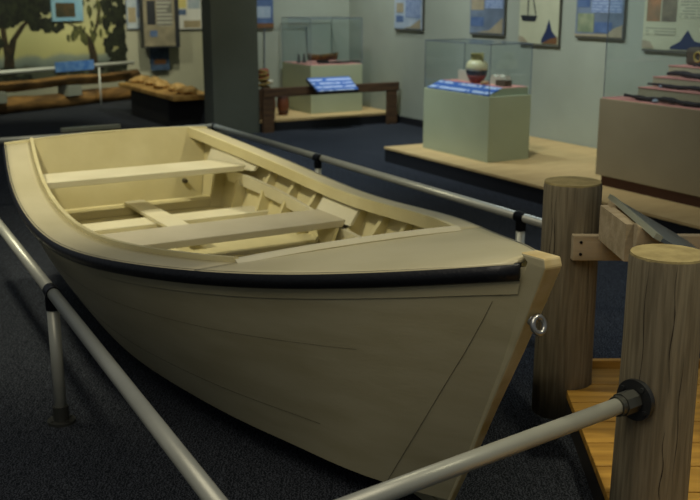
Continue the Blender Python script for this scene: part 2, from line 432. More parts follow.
# ribs, risers, knee boards
for side in (1, -1):
    for u in (1.25, 1.46, 1.70, 1.93, 2.16, 2.40, 2.64, 2.88, 3.12, 3.38, 3.60):
        bm = bmesh.new(); rows = []
        for k in range(9):
            zt = None
            t = t_of(u, .62, side)
            z = (Z(t, side)-.03)+(SOLE-(Z(t, side)-.03))*k/8
            p = side_at_z(t, z, side, .014); q = side_at_z(t, z, side, .045+.037*min(1, max(0, (Z(t, side)-.03-z)/.13)))
            rows.append([bm.verts.new((p[0]-.014, p[1], z)), bm.verts.new((p[0]+.014, p[1], z)), bm.verts.new((q[0]+.014, q[1], z)), bm.verts.new((q[0]-.014, q[1], z))])
        for A, B in zip(rows, rows[1:]):
            for j in range(4): bm.faces.new((A[j], A[(j+1) % 4], B[(j+1) % 4], B[j]))
        bm.faces.new(rows[0]); bm.faces.new(rows[-1])
        obj('rib', bm, M['inner'], boat)
    bm = bmesh.new(); rings = []
    for i in range(25):
        u = 1.45+2.02*i/24; z = float(np.interp(u, [1.3, 2.35, 3.44, 3.7], [.49, .525, .643, .66]))-.005
        t = t_of(u, z, side); p = side_at_z(t, z, side, .080); q = side_at_z(t, z, side, .104)
        rings.append([bm.verts.new(v) for v in ((u, p[1], z), (u, q[1], z), (u, q[1]-side*-.012, z-.075), (u, p[1]-side*-.012, z-.075))])
    for A, B in zip(rings, rings[1:]):
        for j in range(4): bm.faces.new((A[j], A[(j+1) % 4], B[(j+1) % 4], B[j]))
    bm.faces.new(rings[0]); bm.faces.new(rings[-1])
    obj('riser', bm, M['thwart'], boat)
    for (u0, u1, z0) in ((2.14, 2.52, .54), (3.22, 3.66, .655)):
        bm = bmesh.new(); P = []
        for ins in (0, .018):
            for (u, top) in ((u0, 0), (u1, 0), (u1, 1), (u0, 1)):
                t = t_of(min(u, 3.78), .64, side); z = (Z(t, side)-.045) if top else z0
                p = side_at_z(t, z, side, ins+(.055 if top else .085)); P.append((u, p[1], z))
        hexa(bm, P); obj('thwart_knee', bm, M['thwart'], boat)
    bm = bmesh.new(); P = []
    for ins in (.062, .08):
        for (u, z) in ((2.2, .45), (2.28, .42), (2.46, .524), (2.2, .524)):
            t = t_of(u, z, side); p = side_at_z(t, z, side, ins+.06); P.append((u, p[1], z))
    hexa(bm, P); obj('thwart_knee', bm, M['inner'], boat)
# seams on the near side (grooves between plywood sheets)
bm = bmesh.new()
def seam(pts, w=.0009):
    A = []; B = []
    for t, k in pts:
        p = Vector(side_pt(t, k, 1, -.0012)); q = Vector(side_pt(min(t+.0005, 1), k+.0, 1, -.0012))
        A.append(p); B.append(p)
    d = [(A[min(i+1, len(A)-1)]-A[max(i-1, 0)]).normalized() for i in range(len(A))]
    n = Vector((0, 1, 0))
    S = [x.cross(n).normalized()*w for x in d]
    strip(bm, [a-s for a, s in zip(A, S)], [a+s for a, s in zip(A, S)])
seam([(.018+.002*k, .12+.86*k/12) for k in range(13)])
seam([(.12+.5*i/24, .80-.10*i/24) for i in range(25)], .0007)
seam([(.10+.6*i/24, .36-.03*i/24) for i in range(25)], .0004)
obj('plank_seam', bm, M['seam'], boat)['label'] = 'dark thin joints in the hull planking'

# ------------------------------------------------------------------ pipe barrier
RZ, PR = .54, .0235
def vpost(bm, x, y, z1=RZ): tube(bm, [(x, y, .0), (x, y, z1)], PR, 20)
def flange(bm, x, y):
    tube(bm, [(x, y, .0), (x, y, .012)], .055, 24); tube(bm, [(x, y, .012), (x, y, .07)], .031, 20)
bar_t = thing('pipe_barrier', 'grey metal pipe barrier rail running around the near side and stern of the boat', 'railing')
LA = (-1.147, 3.685); LB = (-.336, 2.110)
dL = Vector((LB[0]-LA[0], LB[1]-LA[1], 0)).normalized()
FA = Vector((.797, 2.625, RZ)); FB = Vector((.116, 2.115, RZ)); dF = (FB-FA).normalized()
# corner where the two near rails meet
a1 = Vector((LA[0], LA[1], RZ)); M2 = Matrix(((dL.x, -dF.x), (dL.y, -dF.y))); 
sol = M2.inverted() @ Vector((FA.x-a1.x, FA.y-a1.y)); corner = a1+dL*sol[0]
back = a1-dL*4.35
bR = Vector(rw(0, 0)) ; R1 = Vector((-1.154, 8.609, RZ)); R2 = Vector((.879, 5.02, RZ)); dR = (R2-R1).normalized()
Rend = R1+dR*4.52; Rst = R1-dR*.05
bm = bmesh.new(); tube(bm, [back, a1-dL*.03], PR, 24); tube(bm, [a1+dL*.01, corner], PR, 24)
obj('rail', bm, M['pipe'], bar_t, smooth=True)
bm = bmesh.new(); tube(bm, [corner, FA+dF*.03], PR, 24); obj('rail', bm, M['pipe'], bar_t, smooth=True)
bm = bmesh.new(); tube(bm, [back, Rst], PR, 20); obj('rail', bm, M['pipe'], bar_t, smooth=True)
bm = bmesh.new(); tube(bm, [Rst, Rend], PR, 24); obj('rail', bm, M['pipe'], bar_t, smooth=True)
posts = [(a1.x, a1.y), (corner.x, corner.y), (back.x, back.y), (Rst.x, Rst.y), (-.224, 6.928), (.879, 5.02), (Rend.x, Rend.y)]
for (x, y) in posts:
    bm = bmesh.new(); vpost(bm, x, y, RZ-.04); obj('post', bm, M['pipe'], bar_t, smooth=True)
    bm = bmesh.new(); flange(bm, x, y)
    for k in range(4):
        a = PI/4+k*PI/2; tube(bm, [(x+.042*math.cos(a), y+.042*math.sin(a), .012), (x+.042*math.cos(a), y+.042*math.sin(a), .018)], .006, 8)
    obj('floor_flange', bm, M['fitting'], bar_t)
    bm = bmesh.new(); tube(bm, [(x, y, RZ-.07), (x, y, RZ)], .0275, 20)
    d = dL if (x, y) == posts[0] or (x, y) == posts[1] or (x, y) == posts[2] else dR
    p = Vector((x, y, RZ)); tube(bm, [p-d*.034, p+d*.034], .0282, 20)
    obj('tee_fitting', bm, M['fitdark'], bar_t)
# flange on the front piling
bm = bmesh.new(); tube(bm, [FA-dF*.02, FA-dF*.004], .060, 32)
for k in range(4):
    a = k*PI/2+.6; s = dF.cross(Vector((0, 0, 1))).normalized(); c = FA-dF*.004+(s*math.cos(a)+Vector((0, 0, 1))*math.sin(a))*.047
    tube(bm, [c, c+dF*.006], .007, 8)
obj('wall_flange', bm, M['flange'], bar_t)['label'] = 'round dark flange bolted to the piling'
bm = bmesh.new(); tube(bm, [FA+dF*.0, FA+dF*.055], .034, 8); tube(bm, [FA+dF*.055, FA+dF*.072], .029, 20)
obj('hex_collar', bm, M['fitting'], bar_t)

# ------------------------------------------------------------------ pilings, dock
def piling(x, y, r, z1, label, seed, lean=0):
    rnd = random.Random(seed)
    t = thing('wood_piling', label, 'post', (x, y, 0), 0, 'wooden pilings')
    n = 56; prof = [(r*1.05, 0), (r*1.045, .2), (r*1.02, .45), (r*1.0, .7), (r*1.0, z1-.02), (r*.985, z1-.006)]
    cracks = [rnd.uniform(0, 2*PI) for _ in range(9)]
    bm = bmesh.new(); rings = []
    for rr, z in prof:
        ring = []
        for k in range(n):
            a = 2*PI*k/n; q = rr*(1+.006*math.sin(3*a+seed)+.004*math.sin(7*a+z*3))
            ring.append(bm.verts.new((q*math.cos(a), q*math.sin(a), z)))
        rings.append(ring)
    for A, B in zip(rings, rings[1:]):
        for k in range(n): bm.faces.new((A[k], A[(k+1) % n], B[(k+1) % n], B[k]))
    bm.faces.new(rings[0][::-1])
    obj('shaft', bm, M['piling'], t, smooth=True)
    bm = bmesh.new(); lathe(bm, [(r*.98, z1-.008), (r*.965, z1), (r*.5, z1+.001), (.002, z1+.0012)], n=56)
    obj('cut_top', bm, M['pilingtop'], t)['label'] = 'pale sawn top of the piling'
    bm = bmesh.new()
    for a in cracks:
        z0 = rnd.uniform(.15, z1-.35); z2 = min(z1-.004, z0+rnd.uniform(.25, .7)); P = []; Q = []
        for i in range(14):
            z = z0+(z2-z0)*i/13; aa = a+.03*math.sin(i*.9+a*7); w = .0012/r*math.sin(PI*(i+.5)/14)*rnd.uniform(.6, 1.5)
            rr = r*float(np.interp(z, [0, .2, .45, .7], [1.05, 1.045, 1.02, 1.0]))*(1+.006*math.sin(3*aa+seed)+.004*math.sin(7*aa+z*3))+.0006
            P.append((rr*math.cos(aa-w), rr*math.sin(aa-w), z)); Q.append((rr*math.cos(aa+w), rr*math.sin(aa+w), z))
        strip(bm, P, Q)
    obj('drying_crack', bm, M['crack'], t)
    return t
piling(.862, 3.81, .111, .95, 'weathered round wooden piling just beyond the bow of the boat', 3)
piling(.890, 2.705, .1065, .95, 'weathered round wooden piling in the right foreground with pipe rail flanged to it', 5)
# dock deck
dk = thing('dock_deck', 'low yellow plank dock deck between and behind the pilings', 'dock', (0, 0, 0))
def xl(y): return .807+(y-2.89)*.062
y = 3.93; i = 0
while y > 1.9:
    y1 = y-.172
    bm = bmesh.new(); hexa(bm, [(xl(y1), y1, .10), (2.6, y1, .10), (2.6, y, .10), (xl(y), y, .10), (xl(y1), y1, .132), (2.6, y1, .132), (2.6, y, .132), (xl(y), y, .132)])
    # cut-outs for the pilings
    o = obj('plank', bm, M['plank'], dk, bevel=.003)
    y = y1-.007
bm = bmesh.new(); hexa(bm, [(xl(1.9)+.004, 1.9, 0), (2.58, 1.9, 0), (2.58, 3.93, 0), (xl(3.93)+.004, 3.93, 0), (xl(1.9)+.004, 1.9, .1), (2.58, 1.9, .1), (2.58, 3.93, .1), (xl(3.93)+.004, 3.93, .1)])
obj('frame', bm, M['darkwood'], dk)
bm = Box(.99, 2.6, 3.937, 3.965, 0, .165); obj('edge_board', bm, M['plank'], dk, bevel=.003)
def cut(objs, cyl):
    cutters = []
    for (x, y, r) in cyl:
        bm = bmesh.new(); tube(bm, [(x, y, -.2), (x, y, .5)], r, 56); cutters.append(obj('cutter', bm, M['plank']))
    for o in objs:
        for c in cutters:
            md_ = o.modifiers.new('cut', 'BOOLEAN'); md_.operation = 'DIFFERENCE'; md_.object = c; md_.solver = 'EXACT'
        bpy.context.view_layer.update()
        me2 = bpy.data.meshes.new_from_object(o.evaluated_get(bpy.context.evaluated_depsgraph_get()))
        o.modifiers.clear(); o.data = me2
    for c in cutters: bpy.data.objects.remove(c)
cut([c for c in dk.children], [(.862, 3.81, .1185), (.890, 2.705, .1135)])
# rail board between pilings
rb = thing('rail_board', 'pale horizontal lumber board screwed to the far piling behind the reading panel', 'board', (.842, 3.68, .67))
obj('plank', Box(0, 1.35, -.018, .018, 0, .098), M['lumber'], rb, bevel=.003)
for z in (.026, .072):
    bm = bmesh.new(); tube(bm, [(.030, -.0175, z), (.030, -.021, z)], .006, 10); obj('screw', bm, M['fitdark'], rb)
# reading panel
rp = thing('reading_panel', 'sloped grey reading panel with pale metal edge mounted on wooden bracket between the pilings', 'sign')
hiA = Vector((1.0, 3.70, .905)); hiB = Vector((.985, 3.06, .905)); dn = Vector((.28, .0, -.16))
nrm = (hiB-hiA).cross(dn).normalized()
if nrm.z < 0: nrm = -nrm
def slab(bm, a, b, c, d, n, th0, th1):
    hexa(bm, [p+n*th0 for p in (a, b, c, d)]+[p+n*th1 for p in (a, b, c, d)])
bm = bmesh.new(); slab(bm, hiA, hiB, hiB+dn, hiA+dn, nrm, -.012, .0)
obj('panel', bm, M['signface'], rp)
bm = bmesh.new(); w = dn.normalized()*.026; l = (hiB-hiA).normalized()*.02
slab(bm, hiA-w, hiB-w, hiB, hiA, nrm, -.014, .004)
obj('edge_trim', bm, M['signedge'], rp)['label'] = 'pale metal edge strip'
for f in (.16, .75):
    c = hiA.lerp(hiB, f)
    bm = bmesh.new()
    prism(bm, [(c.x-.045, c.z+.012), (c.x+.23, c.z-.018-.148), (c.x+.24, .66), (c.x+.10, .62), (c.x-.045, .77)], c.y-.019, c.y+.019)
    obj('bracket', bm, M['lumber'], rp, bevel=.003)
bm = bmesh.new(); bar(bm, (hiA.x+.12, hiA.y-.02, .71), (hiB.x+.12, hiB.y+.02, .71), .038, .09); obj('bearer', bm, M['lumber'], rp)
bm = bmesh.new(); bar(bm, (.945, 3.62, .83), (.955, 3.30, .83), .04, .13); obj('bearer', bm, M['lumber'], rp)

# low panel behind the transom
lp = thing('low_reading_panel', 'pale edged low reading panel on the barrier just behind the boat stern', 'sign', (0, 0, 0))
q0 = Vector((-2.33, 8.06, RZ+.045)); q1 = Vector((-1.92, 8.33, RZ+.045))
bm = bmesh.new(); bar(bm, q0, q1, .05, .03); obj('edge_trim', bm, M['signedge'], lp)
bm = bmesh.new(); bar(bm, q0+Vector((.0, .0, -.05)), q1+Vector((0, 0, -.05)), .03, .07); obj('panel', bm, M['darkwood'], lp)

# ------------------------------------------------------------------ room
def R_empty(): pass
def rbox(name, b0, b1, a0, a1, z0, z1, m, parent=None, bevel=0):
    """box in the room frame, origin at the base centre"""
    cb, ca = (b0+b1)/2, (a0+a1)/2
    o = obj(name, Box(b0-cb, b1-cb, a0-ca, a1-ca, 0, z1-z0), m, None, bevel)
    o.location = rw(cb, ca, z0); o.rotation_euler = (0, 0, ROOM)
    return o
def rthing(name, label, cat, b, a, z=0, group=None): return thing(name, label, cat, rw(b, a, z), ROOM, group)

bm = bmesh.new(); box(bm, -9, 9, -1, 22, -.05, 0); struct(obj('floor', bm, M['carpet']))
struct(rbox('wall_right', 7.0, 7.15, 0.0, 12.65, 0, 2.7, M['wall']))
struct(rbox('wall_back', 5.2, 7.15, 12.65, 12.8, 0, 2.7, M['wall']))
struct(rbox('baseboard_right', 6.985, 7.0, 8.6, 11.3, 0, .09, M['black']))
bm = bmesh.new(); p, q = rw(5.2, 12.7), rw(6.3, 16.45)
bar(bm, (p[0], p[1], 1.35), (q[0], q[1], 1.35), .1, 2.7); struct(obj('wall_jog', bm, M['wall']))
struct(rbox('wall_left', 4.86, 6.4, 16.4, 16.5, 0, 2.7, M['wallwarm']))
struct(rbox('trim_1', 4.38, 4.97, 11.25, 11.55, 0, 2.7, M['pillar']))   # square pillar
# mural wall, slanted
mc = Vector(rw(4.86, 16.45)); md = Vector((-math.cos(math.radians(57)), -math.sin(math.radians(57)), 0))
me_ = mc+md*4.4
ang = math.atan2(-md.y, -md.x)
bm = bmesh.new(); bar(bm, (mc.x, mc.y, 1.35), (me_.x, me_.y, 1.35), .1, 2.7); struct(obj('wall_mural', bm, M['wallwarm']))

# mural painting: painted landscape with real flat shapes
mu = thing('landscape_mural', 'large painted mural of oak trees and yellow sky over a marsh', 'mural', (mc.x+.05*math.cos(ang-PI/2), mc.y+.05*math.sin(ang-PI/2), 0), ang)
def mural_mat():
    m = bpy.data.materials.new('mural_sky'); m.use_nodes = True; nt = m.node_tree; b = nt.nodes['Principled BSDF']; b.inputs['Roughness'].default_value = .8
    tc = nt.nodes.new('ShaderNodeTexCoord'); sp = nt.nodes.new('ShaderNodeSeparateXYZ'); cr = nt.nodes.new('ShaderNodeValToRGB')
    nz = nt.nodes.new('ShaderNodeTexNoise'); nz.inputs['Scale'].default_value = 1.6; nz.inputs['Detail'].default_value = 5
    ad = nt.nodes.new('ShaderNodeMath'); ad.operation = 'MULTIPLY_ADD'; ad.inputs[1].default_value = .35; 
    L_ = nt.links.new; L_(tc.outputs['Object'], sp.inputs[0]); L_(tc.outputs['Object'], nz.inputs['Vector'])
    L_(nz.outputs['Fac'], ad.inputs[0]); L_(sp.outputs['Z'], ad.inputs[2]); 
    dv = nt.nodes.new('ShaderNodeMath'); dv.operation = 'DIVIDE'; dv.inputs[1].default_value = 2.4; L_(ad.outputs[0], dv.inputs[0]); L_(dv.outputs[0], cr.inputs[0])
    e = cr.color_ramp.elements; e[0].position = .1; e[0].color = srgb('3c4232'); e[1].position = .9; e[1].color = srgb('a8a470')
    for p_, c_ in ((.31, '454b3c'), (.335, '66736a'), (.37, '7c8878'), (.40, 'aaa970'), (.52, 'b9b980'), (.7, 'a2a480')):
        x = cr.color_ramp.elements.new(p_); x.color = srgb(c_)
    L_(cr.outputs[0], b.inputs['Base Color']); return m
obj('painted_sky', Box(-4.35, 0, -.012, 0, .3, 2.6), mural_mat(), mu)
bark = mat('mural_bark', '1d1c13', .8, hex2='3b311d', scale=10); leaf = mat('mural_leaf', '0d120d', .8, hex2='252d1b', scale=14); leaf2 = mat('mural_moss', '55592f', .8, hex2='2f361e', scale=12)
def blob(bm, x, z, r, y, rnd, n=18, sq=.7):
    c = bm.verts.new((x, y, z)); V = []
    for k in range(n):
        a = 2*PI*k/n; q = r*rnd.uniform(.7, 1.15); V.append(bm.verts.new((x+q*math.cos(a), y, z+q*sq*math.sin(a))))
    for k in range(n): bm.faces.new((c, V[k], V[(k+1) % n]))
def limb(bm, pts, ws, y):
    A = [(x-w/2, y, z) for (x, z), w in zip(pts, ws)]; B = [(x+w/2, y, z) for (x, z), w in zip(pts, ws)]
    strip(bm, A, B)
rnd = random.Random(4)
# mural x positions run along the wall (0 at the corner, negative to the left)
bm = bmesh.new()
limb(bm, [(-2.38, .3), (-2.34, .75), (-2.24, 1.0), (-2.05, 1.2), (-1.8, 1.38)], [.26, .17, .12, .10, .06], -.016)
limb(bm, [(-2.36, .7), (-2.40, 1.05), (-2.42, 1.5)], [.12, .10, .08], -.017)
obj('painted_trunk', bm, bark, mu)
bm = bmesh.new()
limb(bm, [(-.74, .3), (-.72, .72), (-.78, .95), (-.95, 1.12), (-1.2, 1.22)], [.24, .16, .13, .09, .05], -.016)
limb(bm, [(-.74, .95), (-.6, 1.2), (-.5, 1.55)], [.08, .07, .05], -.017)
obj('painted_trunk', bm, bark, mu)
bm = bmesh.new()
for _ in range(240):
    x = rnd.uniform(-3.6, -1.42); z = 1.22+rnd.uniform(0, .9)+.22*max(0, (x+2.3)); blob(bm, x, z, rnd.uniform(.08, .2), -.020-rnd.random()*.004, rnd)
for _ in range(40): blob(bm, rnd.uniform(-3.6, -2.5), rnd.uniform(.6, 1.4), rnd.uniform(.08, .2), -.020-rnd.random()*.004, rnd)
for _ in range(18): blob(bm, rnd.uniform(-1.95, -1.35), rnd.uniform(1.12, 1.28), rnd.uniform(.05, .11), -.020-rnd.random()*.004, rnd)
for _ in range(30): blob(bm, rnd.uniform(-3.6, -2.0), rnd.uniform(.36, .62), rnd.uniform(.07, .14), -.020-rnd.random()*.004, rnd, sq=.5)
for _ in range(60): blob(bm, rnd.uniform(-.42, -.02), rnd.uniform(.35, 2.2), rnd.uniform(.05, .14), -.020-rnd.random()*.004, rnd, sq=1.1)
for _ in range(16): blob(bm, rnd.uniform(-1.6, -.2), rnd.uniform(.35, .55), rnd.uniform(.07, .15), -.020-rnd.random()*.004, rnd, sq=.5)
obj('painted_foliage', bm, leaf, mu)
bm = bmesh.new()
for _ in range(90): blob(bm, rnd.uniform(-1.35, -.3), 1.25+rnd.uniform(-.3, .9), rnd.uniform(.02, .06), -.019-rnd.random()*.001, rnd, sq=1.8)
obj('painted_moss', bm, leaf2, mu)
# blue text panel on the mural
tp = thing('blue_text_panel', 'pale blue panel with a small dark picture fixed high on the mural', 'sign', mu.location, ang)
obj('board', Box(-1.52, -.92, -.06, -.03, 1.25, 2.1), mat('sky_blue', '6f9cb4', .6, hex2='86acba', scale=4), tp)
obj('picture', Box(-1.46, -1.08, -.064, -.06, 1.31, 1.52), mat('panel_photo', '4a3f2a', .6, hex2='2f3326', scale=8), tp)
# barrier with logs in front of the mural
nd = Vector((math.sin(ang), -math.cos(ang), 0))       # out of the mural, toward the room
def mp(x, off, z): 
    v = Vector((mc.x, mc.y, 0))-md*x*-1*-1 if False else Vector((mc.x, mc.y, 0))+md*(-x)
    return v+nd*off+Vector((0, 0, z))
for (zc, rr, lab) in ((.38, .075, 'upper of two long brown logs laid in front of the mural'), (.11, .11, 'lower of two long brown logs laid in front of the mural')):
    bm = bmesh.new(); P = [mp(-4.2+4.1*i/10, .38, zc+.012*math.sin(i*1.7+zc*9)) for i in range(11)]
    tube(bm, P, [rr*(1+.06*math.sin(i*2.1)) for i in range(11)], 18); tag(obj('log_rail', bm, M['log'], smooth=True), lab, 'log')
for x in (-2.95, -1.58, -.2):
    bm = bmesh.new(); bar(bm, mp(x, .44, .17), mp(x, .44, .325), .24, .26, up=(md.x, md.y, 0))
    tag(obj('support_block', bm, M['concrete'], bevel=.006), {-2.95: 'pale block between the mural logs at the left picture edge', -1.58: 'pale block between the mural logs below the blue rail label', -.2: 'pale block between the mural logs by the corner'}[x], 'block')
mr = thing('mural_rail', 'thin white metal rail standing in front of the mural', 'railing')
bm = bmesh.new(); tube(bm, [mp(-4.3, .60, .60), mp(-.38, .60, .60)], .028, 16); obj('rail', bm, M['whiterail'], mr, smooth=True)
for x in (-1.12, -3.9):
    bm = bmesh.new(); tube(bm, [mp(x, .60, 0), mp(x, .60, .60)], .013, 12); obj('post', bm, M['whiterail'], mr, smooth=True)
bm = bmesh.new(); bar(bm, mp(-2.0, .65, .62), mp(-1.28, .65, .62), .03, .14)
tag(obj('rail_label', bm, M['blue']), 'small blue label plate on the white rail before the mural', 'sign')

# posters ------------------------------------------------------------
bl_sky = mat('print_sky', '8c9daa', .5, hex2='aab5b8', scale=7); bl_deep = mat('print_blue', '3e5478', .5, hex2='5a708f', scale=7)
pr_tan = mat('print_tan', '8d8468', .6, hex2='9d9376', scale=9); pr_cream = mat('print_cream', 'b9ba98', .6, hex2='aeb08f', scale=4)
pr_grey = mat('print_slate', '596570', .5, hex2='6d7b88', scale=5); pr_text = stripes('print_text', 'b9ba98', '84866e', 38, .4)
pr_textb = stripes('print_text_blue', '6d7f9b', '9aa9bb', 34, .4); pr_orange = mat('print_orange', 'a0744c', .6, hex2='7d6a4c', scale=10)
pr_navy = mat('print_navy', '232f4e', .5); pr_dark = mat('print_dark', '22262b', .5); pr_brown = mat('print_brown', '6f4d2d', .5); pr_white = mat('print_white', 'c9cdc6', .5)
def poster(label, b, a, z0, z1, w, facing, base, blocks, group=None, dark=M['poster_frame'], shapes=(), slope=0):
    """facing 'A': hangs on a wall facing -A (x runs with B); 'B': on the right wall, facing -B (x runs along -A)"""
    t = thing('wall_poster', label, 'poster', rw(b, a, 0), ROOM if facing == 'A' else ROOM-PI/2, group)
    obj('board', Box(-w/2, w/2, -.035, -.003, z0, z1), dark, t)
    obj('print', Box(-w/2+.004, w/2-.004, -.04, -.0345, z0+.02, z1), base, t)
    for i, (x0, x1, y0, y1, m) in enumerate(blocks):
        obj('picture', Box(-w/2+x0*w, -w/2+x1*w, -.043-.0002*i, -.0395, z0+y0, z0+y1), m, t)
    for i, (pts, m) in enumerate(shapes):
        bm = bmesh.new(); prism(bm, [(-w/2+x*w, z0+y) for x, y in pts], -.0455-.0004*i, -.0395); obj('picture', bm, m, t)
    return t
wavy = lambda y0, h: [(0.01, .02), (.99, .02), (.99, y0), (.75, y0+h*.55), (.45, y0-h*.1), (.2, y0), (.01, y0+h*.4)]
sail = [(.60, .05), (.70, .12), (.77, .24), (.84, .12), (.97, .06), (.97, .02), (.60, .02)]
poster('blue and cream poster nearest the display alcove on the right wall', 7.0, 11.04, 1.20, 1.85, .66, 'B', bl_sky,
       [(.08, .34, .22, .34, pr_tan), (.08, .34, .10, .18, bl_deep), (.42, .95, .16, .6, pr_textb)], shapes=[([(.35, .03), (.95, .03), (.95, .15), (.6, .05)], pr_tan)])
poster('dark blue poster with a brown map block and silver wave above the vase case', 7.0, 9.38, 1.195, 1.85, .64, 'B', pr_grey,
       [(.04, .42, .28, .50, pr_tan), (.04, .42, .10, .20, bl_deep), (.46, .96, .3, .6, pr_textb)], shapes=[([(.2, .03), (.97, .03), (.97, .2), (.6, .06)], pr_tan)])
poster('cream poster with a dark sailing ship and a navy peak on the right wall', 7.0, 8.47, 1.12, 1.85, .65, 'B', pr_cream,
       [], shapes=[([(.10, .25), (.42, .25), (.47, .31), (.05, .31)], pr_dark), ([(.22, .31), (.24, .31), (.24, .70), (.22, .70)], pr_dark), ([(.24, .66), (.25, .68), (.44, .33), (.43, .32)], pr_dark), ([(.60, .07), (.70, .16), (.77, .27), (.84, .16), (.97, .09), (.97, .03), (.60, .03)], pr_navy), ([(.02, .03), (.02, .1), (.15, .08), (.25, .03)], pr_tan), ([(.62, .03), (.82, .08), (.98, .1), (.98, .03)], pr_brown)])
poster('blue poster with text and green picture blocks on the right wall', 7.0, 7.56, 1.225, 1.85, .67, 'B', pr_grey,
       [(.04, .30, .30, .42, bl_deep), (.34, .96, .25, .5, pr_textb), (.05, .40, .06, .24, mat('print_green', '8b9270', .6, hex2='6c7a5c', scale=9)), (.42, .78, .06, .16, bl_deep)], shapes=[([(.0, .02), (.99, .02), (.99, .14), (.8, .10), (.7, .05), (0, .04)], pr_tan)])
poster('cream poster with two portrait blocks and a navy peak at the right picture edge', 7.0, 6.57, 1.14, 1.85, .80, 'B', pr_cream,
       [(.05, .26, .27, .48, pr_orange), (.28, .50, .27, .48, mat('print_grey_portrait', '605a48', .6, hex2='787058', scale=10)), (.55, .97, .30, .55, pr_text), (.05, .5, .15, .22, pr_text)],
       shapes=[([(.44, .05), (.58, .10), (.68, .2), (.78, .11), (.97, .08), (.97, .03), (.44, .03)], pr_navy), ([(.01, .03), (.01, .10), (.12, .09), (.2, .03)], pr_tan)])
poster('dark blue narrow poster with brown lower strip on the alcove back wall', 5.60, 12.65, 1.19, 1.85, .42, 'A', bl_deep, [(.1, .9, .15, .3, bl_sky), (.0, 1, .02, .08, pr_brown)])
# left wall posters
poster('narrow blue and tan framed poster beside the mural', 5.07, 16.4, 1.08, 1.85, .31, 'A', bl_sky, [(.08, .5, .12, .36, pr_tan), (.55, .95, .2, .5, pr_textb)], dark=pr_dark)
poster('framed poster with pale yellow block beside the square pillar', 5.98, 16.4, 1.06, 1.85, .46, 'A', pr_white, [(.05, .42, .36, .7, mat('print_yellow', 'c7bf79', .6)), (.05, .4, .25, .34, bl_deep), (.48, .95, .35, .7, bl_sky), (.3, .95, .04, .16, pr_tan)], dark=pr_dark)
hb = thing('hanging_banner', 'thick hanging display board with rows of text and small pictures', 'sign', rw(5.38, 16.1, 0), ROOM)
obj('board', Box(-.30, .30, -.1, .1, .80, 1.9), pr_dark, hb)
obj('print', Box(-.30, .22, -.106, -.1, .83, 1.9), mat('banner_base', '8a846c', .7, hex2='6f6b58', scale=6), hb)
obj('picture', Box(-.24, -.10, -.110, -.106, 1.17, 1.55), pr_dark, hb)
obj('picture', Box(-.08, .18, -.110, -.106, 1.15, 1.7), stripes('banner_text', '5f615a', '9a9c90', 16, .5, word=3), hb)
obj('picture', Box(-.20, -.08, -.110, -.106, .98, 1.08), bl_deep, hb)
lb = thing('lower_banner', 'small dark blue panel hanging below the thick display board', 'sign', rw(5.42, 16.3, 0), ROOM)
obj('board', Box(-.16, .16, -.02, .02, .42, .80), mat('banner_navy', '27394f', .6, hex2='3e5570', scale=10), lb)
obj('picture', Box(-.1, .1, -.025, -.02, .52, .6), pr_brown, lb)

# driftwood table --------------------------------------------------------
tb = rthing('display_table', 'long low dark table with tan slab top beside the square pillar', 'table', 4.42, 13.1)
obj('base', Box(-.26, .27, -.85, .75, 0, .36), M['tablebase'], tb, bevel=.01)
obj('top', Box(-.30, .29, -1.15, 1.2, .36, .42), M['sand'], tb, bevel=.012)
labs = ['pale driftwood piece at the far left end of the dark table', 'second driftwood piece from the left on the dark table', 'long driftwood piece in the middle of the dark table', 'fourth driftwood piece from the left on the dark table', 'driftwood piece at the near right end of the dark table']
for i, f in enumerate((.95, .5, .02, -.45, -.9)):
    bm = bmesh.new(); r2 = random.Random(i+20)
    bmesh.ops.create_icosphere(bm, subdivisions=2, radius=1)
    for v in bm.verts:
        n_ = 1+.18*math.sin(v.co.x*3+i)+.12*math.sin(v.co.y*7+i*2)+.08*math.cos(v.co.z*6)
        v.co = Vector((v.co.x*.17*n_*r2.uniform(.85, 1.12), v.co.y*.11*n_*r2.uniform(.85, 1.12), max(v.co.z, -.45)*.062*n_*r2.uniform(.8, 1.25)+.040))
    o = obj('driftwood_piece', bm, M['driftwood']); o.location = rw(4.40+.02*((i % 2)*2-1), 13.1+f, .421); o.rotation_euler = (0, 0, ROOM+.5*i)
    tag(o, labs[i], 'driftwood', 'driftwood on the dark table')

# platform with the cases -------------------------------------------------
pf = rthing('display_platform', 'long low plywood platform with black sides carrying the glass cases', 'platform', 6.07, 5.05)
obj('fascia', Box(-.87, .92, -5.0, 3.6, 0, .13), M['black'], pf)
obj('top', Box(-.88, .92, -5.0, 3.6, .13, .15), M['birch'], pf)
def vitrine(parent, x0, x1, y0, y1, z0, z1):
    bm = bmesh.new(); th = .006
    box(bm, x0, x1, y0, y0+th, z0, z1); box(bm, x0, x1, y1-th, y1, z0, z1); box(bm, x0, x0+th, y0+th, y1-th, z0, z1); box(bm, x1-th, x1, y0+th, y1-th, z0, z1)
    box(bm, x0, x1, y0, y1, z1, z1+th)
    g = obj('glass_cover', bm, M['glass'], parent)
    bm = bmesh.new(); e = .0025
    for x in (x0, x1):
        for y in (y0, y1): box(bm, x-e, x+e, y-e, y+e, z0, z1+.004)
    for y in (y0, y1): box(bm, x0, x1, y-e, y+e, z1-.002, z1+.006)
    for x in (x0, x1): box(bm, x-e, x+e, y0, y1, z1-.002, z1+.006)
    obj('glass_edge', bm, M['glassedge'], g)
